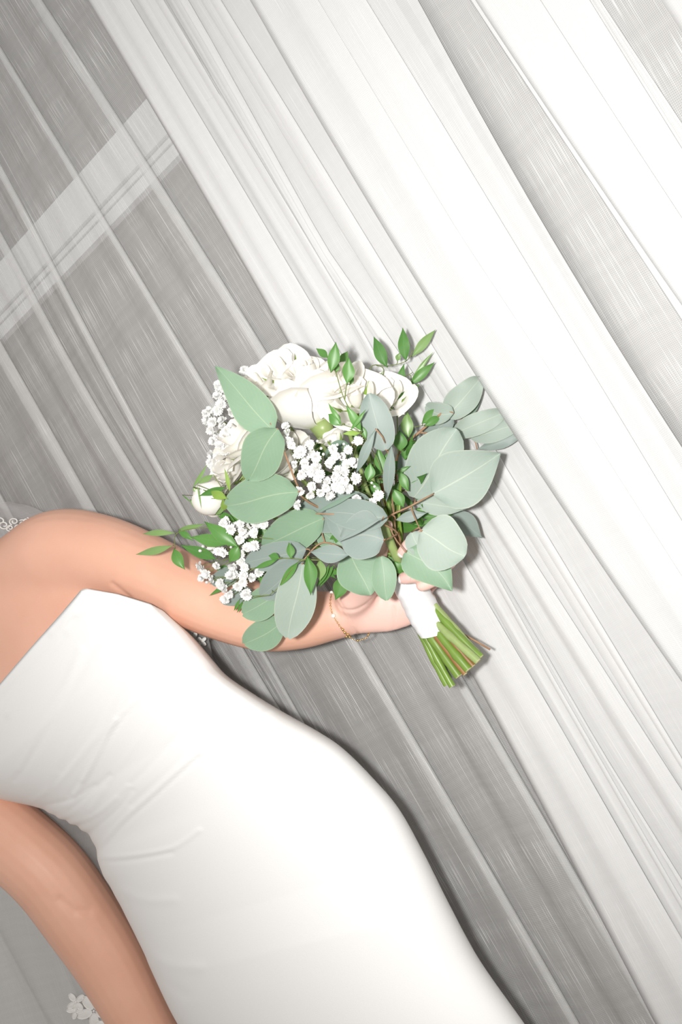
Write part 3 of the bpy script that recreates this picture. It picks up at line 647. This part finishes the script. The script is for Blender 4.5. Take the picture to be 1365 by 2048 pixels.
sprig([[BIND, (800, 980, .08), (812, 900, .085), (820, 860, .08), (850, 850, .07)]], [
    ((818, 876), (815, 822), 28, .09, .085, RP), ((802, 902), (800, 860), 32, .125, .125, RU), ((844, 847), (882, 815), 28, .075, .06, RU), ((850, 853), (884, 832), 18, .08, .065, RU), ((770, 948), (757, 893), 25, .15, .15, RU), ((752, 958), (776, 903), 22, .14, .14, RU),
    ((790, 948), (822, 932), 10, .12, .11, RU), ((818, 982), (794, 940), 20, .12, .12, RU), ((808, 1014), (784, 976), 26, .14, .14, RU), ((830, 1018), (902, 1020), 24, .10, .08, RU), ((838, 1034), (908, 1030), 18, .10, .08, RU), ((760, 990), (742, 960), 20, .13, .13, RU),
    ((828, 1056), (905, 1022), 12, .10, .09, RU), ((826, 1050), (880, 1045), 12, .10, .09, RU), ((790, 1122), (806, 1150), 22, .135, .13, RU), ((778, 1112), (798, 1140), 18, .13, .13, RU), ((836, 960), (812, 950), 20, .10, .10, RU), ((780, 1000), (800, 960), 22, .11, .11, RU)])
sprig([[BIND, (640, 1090, .15), (520, 1075, .185), (453, 1062, .20), (412, 1055, .205), (355, 1066, .205), (350, 1098, .20)], [(520, 1075, .185), (478, 1095, .19), (433, 1118, .195)]], [
    ((352, 1066), (286, 1068), 14, .205, .205, RP), ((346, 1091), (272, 1109), 17, .20, .20, RP), ((348, 1098), (371, 1140), 25, .20, .205, RU), ((357, 1062), (388, 1082), 14, .205, .205, RU), ((455, 1090), (381, 1074), 27, .205, .21, RU), ((477, 1095), (409, 1043), 30, .21, .215, RU),
    ((357, 1060), (413, 1048), 11, .20, .20, RP), ((434, 1119), (361, 1090), 25, .205, .205, RU), ((478, 1090), (459, 1124), 26, .20, .205, RU), ((470, 1040), (430, 1025), 18, .17, .17, RU), ((500, 1048), (450, 1032), 22, .16, .16, RU)])
sprig([[BIND, (700, 1105, .17), (640, 1120, .20), (582, 1117, .205), (556, 1118, .205), (510, 1136, .20)], [(640, 1120, .20), (597, 1124, .212), (560, 1172, .215), (540, 1190, .215)], [BIND, (690, 1140, .15), (640, 1150, .16)]], [
    ((558, 1117), (509, 1137), 12, .205, .205, RU), ((560, 1116), (538, 1111), 18, .205, .205, RU), ((582, 1117), (578, 1084), 18, .208, .208, RU), ((598, 1123), (558, 1175), 17, .214, .216, RU), ((614, 1112), (622, 1191), 30, .216, .218, RU), ((640, 1118), (640, 1162), 24, .19, .19, RP),
    ((668, 1130), (640, 1175), 14, .17, .17, RU), ((684, 1152), (671, 1200), 32, .15, .155, RU), ((660, 1128), (632, 1176), 12, .18, .18, RU), ((690, 1135), (655, 1150), 14, .16, .16, RU), ((700, 1140), (664, 1142), 10, .15, .15, RU), ((660, 1085), (684, 1062), 20, .16, .16, RU), ((540, 1180), (518, 1150), 18, .17, .17, RU), ((470, 1145), (430, 1135), 20, .165, .165, RU), ((455, 1170), (418, 1192), 9, .175, .175, RU), ((480, 1198), (468, 1222), 7, .18, .18, RU), ((486, 1202), (474, 1226), 7, .18, .18, RU)])
# filler deep inside the bouquet
fill = []
for k in range(60):
    a = (random.uniform(640, 830), random.uniform(880, 1120)); 
    if a[0] < 690 and a[1] > 1090: continue
    an = random.uniform(0, 6.28); l = random.uniform(30, 60); fill.append((a, (a[0]+l*math.cos(an), a[1]+l*math.sin(an)), random.uniform(12, 26), random.uniform(.07, .11), random.uniform(.07, .12), RU))
for k in range(34):
    a = (random.uniform(440, 640), random.uniform(1020, 1170)); an = random.uniform(0, 6.28); l = random.uniform(25, 50)
    if a[1] > 1120 and a[0] < 470: continue
    fill.append((a, (a[0]+l*math.cos(an), a[1]+l*math.sin(an)), random.uniform(10, 20), random.uniform(.15, .165), random.uniform(.15, .165), RU))
sprig([[BIND, (760, 1040, .09), (700, 980, .10), (660, 930, .10)], [BIND, (650, 1090, .15), (560, 1080, .155), (480, 1090, .16)]], fill, 'filler_foliage')
# roses ---------------------------------------------------------------------
def petal_mesh(k):
    """k = 0 (innermost) .. 4 (outermost); unit rose radius, axis z, petal centred on +x"""
    ha = (1.35, 1.15, 1.0, .92, .85)[k]; Rm = (.26, .44, .62, .80, .98)[k]; H = (1.15, 1.18, 1.12, 1.02, .86)[k]; curl = (.0, .06, .14, .26, .42)[k]
    nu, nw = 9, 9; v = []; f = []; uv = []
    for i in range(nu):
        t = i/(nu-1)
        for j in range(nw):
            s = j/(nw-1)*2-1
            hh = H*(1-.16*s*s*s*s-.03*math.cos(s*5)*t)
            z = hh*t; r = Rm*(.18+.82*math.sin(min(1.0, t*1.25)*math.pi/2)**.8)
            if t > .6: r += curl*((t-.6)/.4)**2*(1+.10*math.cos(s*4+k)); z -= curl*.45*((t-.6)/.4)**2.5
            a = s*ha*(.55+.45*min(1, t*1.8)); r2 = r*(1+.04*s)
            v.append((r2*math.cos(a), r2*math.sin(a), z-.45)); uv.append((t, s))
    for i in range(nu-1):
        for j in range(nw-1): q = i*nw+j; f.append((q, q+1, q+nw+1, q+nw))
    m = mesh('petal', v, f, uv); m.materials.append(M_PETAL); return m
PM = [petal_mesh(k) for k in range(5)]
def sepal_mesh():
    v = []; f = []; uv = []
    for i in range(9):
        t = i/8; h = .17*math.sin(math.pi*t**.6)**.8*(1-t*.3)+.01
        for j in (-1, 0, 1): v.append((.16+.62*t**.8+.12*t*t, j*h, -.52+.25*t+.45*t**3)); uv.append((t, j))
    for i in range(8):
        for j in (0, 1): q = i*3+j; f.append((q, q+1, q+4, q+3))
    m = mesh('sepal', v, f, uv); m.materials.append(SEP); return m
SM = sepal_mesh()
def bud_petal(k):
    v = []; f = []; uv = []; rr = (.86, .94, 1.0)[k]
    for i in range(9):
        t = i/8; la = -1.35+t*(2.75-.25*k); zz = rr*math.sin(la)*1.02; r0 = max(.02, rr*math.cos(la))
        for j in range(9):
            s = j/8*2-1; a = s*1.15*(1-.25*t*t); q = r0*(1+.07*s)+.03*t*(s > .8); v.append((q*math.cos(a), q*math.sin(a), zz-.10*t*s*s)); uv.append((.16+.84*t, s))
    for i in range(8):
        for j in range(8): q = i*9+j; f.append((q, q+1, q+10, q+9))
    m = mesh('petal', v, f, uv); m.materials.append(M_PETAL); return m
binding = P(*BIND)
def rose(px, py, rpx, d, toward=.55, layers=(0, 1, 2, 3, 4), lean=None, sep=True, zs=1.0):
    c = P(px, py, d); rad = rpx*depth(c)/F_PX; ax = ((c-binding).normalized()+toward*(CAM-c).normalized()+(lean or Vector())).normalized()
    M = Matrix.Translation(c) @ ax.to_track_quat('Z', 'Y').to_matrix().to_4x4() @ Matrix.Scale(rad, 4) @ Matrix.Scale(zs, 4, (0, 0, 1))
    b = MB(); base_ = c-ax*rad*.5; b.tube([base_+ax*rad*.12, base_-ax*rad*.12, base_-ax*rad*.3, (base_*.5+binding*.5)+Vector((0, -.01, 0)), binding], [rad*.26, rad*.22, .0028, .0026, .0026], 8)
    o = b.build('rose', M_STEM2, bq)
    cnt = (2, 3, 3, 4, 4)
    ph = random.uniform(0, 6)
    for k in layers:
        for i in range(cnt[k]):
            a = ph+k*.9+i*6.283/cnt[k]+random.uniform(-.12, .12); s = random.uniform(.95, 1.05)
            T_ = M @ Matrix.Rotation(a, 4, 'Z') @ Matrix.Rotation(random.uniform(-.06, .08), 4, 'Y') @ Matrix.Scale(s, 4); link('petal', PM[k], None, o, T_)
    if sep:
        for i in range(5): link('sepal', SM, None, o, M @ Matrix.Rotation(ph+i*1.2566, 4, 'Z'))
    return o
for a in ((566, 745, 48, .135, .9, (0, 2, 4)), (522, 775, 48, .145, .8, (0, 2, 4)), (622, 812, 96, .145, -.15, (0, 1, 2, 3), None, False), (606, 752, 40, .14, .7), (668, 770, 50, .135, .5), (712, 802, 54, .14, 1.0, (0, 2, 4)), (776, 794, 42, .10, 1.1, (0, 2, 4)), (487, 884, 60, .145, .5), (463, 942, 46, .15, .6), (566, 922, 52, .15, .6)): rose(*a)
bc = P(420, 996, .175); brd = 37*depth(bc)/F_PX; bax = (P(380, 992, .178)-P(455, 998, .172)).normalized()
b = MB(); b.tube([bc-bax*brd*.8, bc-bax*brd*1.05, bc-bax*brd*1.4, P(560, 1040, .15), binding], [brd*.4, brd*.25, .0026, .0024, .0024], 8); bud = b.build('rosebud', M_STEM2, bq)
for k, n_ in ((0, 3), (1, 3), (2, 3)):
    for i in range(n_): link('petal', bud_petal(k), None, bud, Matrix.Translation(bc) @ bax.to_track_quat('Z', 'Y').to_matrix().to_4x4() @ Matrix.Rotation(k*.7+i*2.094, 4, 'Z') @ Matrix.Scale(brd, 4))
rose(668, 880, 30, .14, -.3, (0, 2, 3))
sprig([[BIND, (600, 1010, .15), (470, 998, .185), (452, 998, .195)]], [((427, 949), (395, 968), 13, .205, .205, RP), ((452, 974), (398, 992), 16, .205, .205, RU), ((456, 998), (422, 982), 20, .21, .205, SEP), ((460, 984), (449, 936), 9, .21, .21, SEP), ((380, 1000), (402, 1019), 11, .19, .195, RP),
    ((386, 975), (415, 928), 8, .19, .185, RP), ((388, 974), (392, 985), 8, .19, .19, RP), ((452, 1020), (444, 998), 16, .19, .2, SEP), ((430, 1030), (455, 1010), 9, .18, .18, RP), ((365, 990), (384, 1006), 3, .18, .19, RU), ((395, 970), (403, 1018), 4, .205, .2, RP)], 'rosebud_leaf_sprig')
# baby's breath --------------------------------------------------------------
def blossom_mesh(seed):
    r = random.Random(seed); v = []; f = []
    for k in range(14):
        lay = k % 3; a = k*2.4; el = (.15, .65, 1.15)[lay]+r.uniform(-.15, .15); dr = Vector((math.cos(a)*math.cos(el), math.sin(a)*math.cos(el), math.sin(el)))
        sd = dr.cross(Vector((0, 0, 1))).normalized(); up = sd.cross(dr); L_ = r.uniform(.8, 1.05); w_ = r.uniform(.27, .37); k0 = len(v)
        for t, ww, h in ((.1, .3, 0), (.65, 1, .06), (1, .75, -.10)):
            for s in (-1, 0, 1): v.append(dr*L_*(t-(0.12 if (t == 1 and s == 0) else 0))+sd*w_*ww*s+up*(h+.10*abs(s)*r.uniform(-.5, 1.5)))
        for i in range(2):
            for j in range(2): q = k0+i*3+j; f.append((q, q+1, q+4, q+3))
    m = mesh('blossom', v, f); m.materials.append(M_BLOS); return m
BM = [blossom_mesh(s) for s in range(4)]
bb = MB(); bb.ball((0, 0, 0), (.5, .5, .62), n=8, m=6); BUD = mesh('blossom_bud', bb.v, bb.f); BUD.materials.append(M_BLOS)
def z1(l): return [(360+x*.293, 680+y*.293) for x, y in l]
def z3(l): return [(260+x*.293, 980+y*.293) for x, y in l]
left_c = z1([(440,210),(430,250),(265,310),(300,325),(255,385),(295,400),(280,440),(200,485),(190,545),(260,480),(290,550),(210,615),(250,640),(290,590),(365,590),(350,490),(400,510),(370,440),(345,400),(310,680),(230,690),(270,720),(300,760),(330,740),(220,780),(265,790),(245,830),(215,840),(240,870),(330,720),(410,265),(330,350),(370,500),(320,620),(270,345),(180,500),(225,560)])
mid_c = z1([(735,630),(765,720),(740,690),(810,775),(830,760),(890,720),(890,770),(860,800),(930,800),(1045,745),(1065,795),(1105,795),(1150,750),(1220,690),(1175,830),(1015,850),(1080,890),(1120,900),(930,870),(860,880),(830,920),(900,900),(940,950),(1000,960),(1060,930),(820,1030),(900,1000),(890,1055),(1000,1010),(1070,1000),(1100,1020),(1130,960),(1150,1010),(750,1090),(805,1125),(1205,1080),(1200,945),(1355,1065),(1310,1110),(1020,1060),(960,915),(700,690),(720,590),(780,850),(850,840),(1030,830),(1140,850),(1200,840),(1090,960),(960,1040)])
mid_b = z1([(965,740),(980,780),(1075,715),(625,1150),(1310,975),(1120,710),(1180,700),(1330,1000),(1000,690),(940,690)])
low_c = z3([(655,220),(755,230),(800,260),(770,280),(865,230),(915,240),(850,295),(750,340),(850,380),(800,395),(755,435),(600,420),(625,420),(560,410),(595,515),(700,520),(705,575),(785,530),(760,490),(505,545),(520,570),(495,600),(565,610),(620,640),(650,670),(680,710),(650,745),(790,705),(740,655),(770,630),(830,600),(880,560),(775,590),(640,230),(690,270),(735,250),(690,590),(485,520),(800,720),(780,300),(640,430)])
low_b = z3([(525,630),(690,390),(490,400),(500,385),(480,415)])
def gyp(pts, buds, hubs, dd, rp, name='babys_breath_sprig'):
    b = MB(); items = []
    for h in hubs: q = spline([BIND, ((BIND[0]+h[0])/2+8, (BIND[1]+h[1])/2-8, (BIND[2]+h[2])/2), h], 10); b.tube([P(*x) for x in q], .0008, 5)
    for (x, y), isb in [(p, 0) for p in pts]+[(p, 1) for p in buds]:
        d = dd+random.uniform(-.012, .016); h = min(hubs, key=lambda t: (t[0]-x)**2+(t[1]-y)**2)
        m_ = ((h[0]+x)/2+random.uniform(-10, 10), (h[1]+y)/2+random.uniform(-10, 10), (h[2]+d)/2-.004); q = spline([h, m_, (x, y, d)], 6); b.tube([P(*t) for t in q], .00045, 4)
        items.append((P(x, y, d), isb, P(*m_)))
    o = b.build(name, M_THIN, bq)
    for c, isb, m_ in items:
        rad = rp*depth(c)/F_PX*random.uniform(.85, 1.15)*(.55 if isb else 1); ax = ((CAM-c).normalized()*.9+(c-m_).normalized()+Vector((random.uniform(-.4, .4), 0, random.uniform(-.4, .4)))).normalized()
        M = Matrix.Translation(c) @ ax.to_track_quat('Z', 'Y').to_matrix().to_4x4() @ Matrix.Rotation(random.uniform(0, 6), 4, 'Z') @ Matrix.Scale(rad, 4)
        link('blossom_bud' if isb else 'blossom', BUD if isb else random.choice(BM), None, o, M)
gyp(left_c, [], [(470, 800, .12), (460, 850, .12), (450, 900, .12)], .145, 11.5)
gyp(mid_c, mid_b, [(600, 920, .17), (650, 950, .15), (690, 960, .15), (720, 980, .14)], .195, 11.5)
gyp(low_c, low_b, [(520, 1070, .165), (480, 1110, .17), (490, 1160, .172), (540, 1060, .165)], .196, 11.5)
# wrap and stems ------------------------------------------------------------
ax0, ax1 = P(806, 1150, .092), P(872, 1265, .092); axd = (ax1-ax0).normalized(); s1 = axd.cross(FW).normalized(); s2 = axd.cross(s1)
b = MB(); nr_, nc = 26, 48
for i in range(nr_+1):
    t = i/nr_; c = ax0+(ax1-ax0)*t; r = (31+1*t+2.2*math.exp(-((t-.5)/.25)**2))*depth(c)/F_PX
    for j in range(nc):
        a = 6.283*j/nc; wv = .00035*math.sin(40*t+2*math.sin(a)+a)+.0007*math.sin(6*t+3*a)+.0005*math.sin(11*t-2*a); b.v.append(c+axd*(.005*math.sin(a+1)*(1 if i in (0, nr_) else .6))+(r+wv)*(math.cos(a)*s1+math.sin(a)*s2))
for i in range(nr_):
    for j in range(nc): a = i*nc+j; c_ = i*nc+(j+1) % nc; b.f.append((a, c_, c_+nc, a+nc))
b.build('ribbon_wrap', M_RIBBON, bq)
pins = [(.35, .4), (.62, .1), (.85, -.3)]
ends = [((848, 1274), (895, 1371), 8, .105, M_STEM), ((852, 1272), (905, 1371), 8, .112, M_STEM), ((856, 1268), (919, 1353), 11, .118, M_STEM), ((862, 1266), (932, 1349), 6.5, .123, M_STEM3), ((868, 1262), (939, 1341), 11, .12, M_STEM), ((874, 1258), (947, 1332), 7.5, .115, M_STEM3), ((868, 1256), (958, 1324), 9.5, .122, M_STEM2), ((884, 1250), (962, 1314), 9, .112, M_STEM), ((890, 1246), (955, 1305), 8, .105, M_STEM2),
        ((850, 1268), (900, 1358), 8, .088, M_STEM), ((860, 1262), (915, 1345), 9, .085, M_STEM), ((872, 1256), (930, 1335), 9, .088, M_STEM), ((880, 1250), (945, 1322), 9, .085, M_STEM), ((888, 1246), (955, 1312), 8, .085, M_STEM), ((866, 1258), (922, 1338), 9, .1, M_STEM), ((876, 1254), (938, 1326), 9, .1, M_STEM)]
for (x0, y0), (x1, y1), r, d, m in ends:
    b = MB(); p0, p1 = P(x0-20, y0-36, .092+(d-.1)*.15), P(x1, y1, .098+(d-.1)*.85); rr = r*depth(p1)/F_PX; q = [p0+(p1-p0)*t+Vector((0, -.0015*math.sin(3*t), .001*math.sin(5*t+x1))) for t in np.linspace(0, 1, 9).tolist()]
    nd = random.randint(3, 6); rad = [rr*(.86+.05*math.sin(k*2+x0)) for k in range(9)]; rad[nd] *= 1.2; rad[-1] *= 1.08; b.tube(q, rad, 10, False); o = b.build('stem', m, bq)
    e = MB(); dv = (q[-1]-q[-2]).normalized(); e.tube([q[-1]-dv*.0003, q[-1]+dv*.0006], [rad[-1]*.97, rad[-1]*.8], 10); e.build('cut_end', M_CUT, o)
b = MB(); b.tube([P(895, 1250, .08), P(919, 1264, .08), P(950, 1281, .08), P(981, 1299, .08)], .0013, 8); b.build('twig_end', M_TWIG, bq)
# stems between the wrap and the flowers
for k in range(26):
    tx, ty = random.choice([(700, 980), (740, 950), (660, 1000), (780, 960), (720, 1040), (760, 1010), (800, 1000), (640, 1070)]); tx += random.uniform(-25, 25); ty += random.uniform(-25, 25); d = random.uniform(.08, .125)
    b = MB(); b.tube([P(812+random.uniform(-18, 18), 1160, .092), P(795+random.uniform(-16, 16), 1115, d), P((tx+795)/2, (ty+1110)/2, d+.006), P(tx, ty, d)], random.choice([.0018, .0026, .0034]), 7); b.build('stem', random.choice([M_STEM, M_STEM2, M_STEM3, M_STEM]), bq)
b = MB(); b.tube([P(815, 1160, .10), P(792, 1110, .135), P(775, 1070, .14), P(762, 1030, .14)], .0052, 10); b.build('stem', M_STEM2, bq)
for o in bpy.data.objects:
    if o.get('_base'): del o['_base']
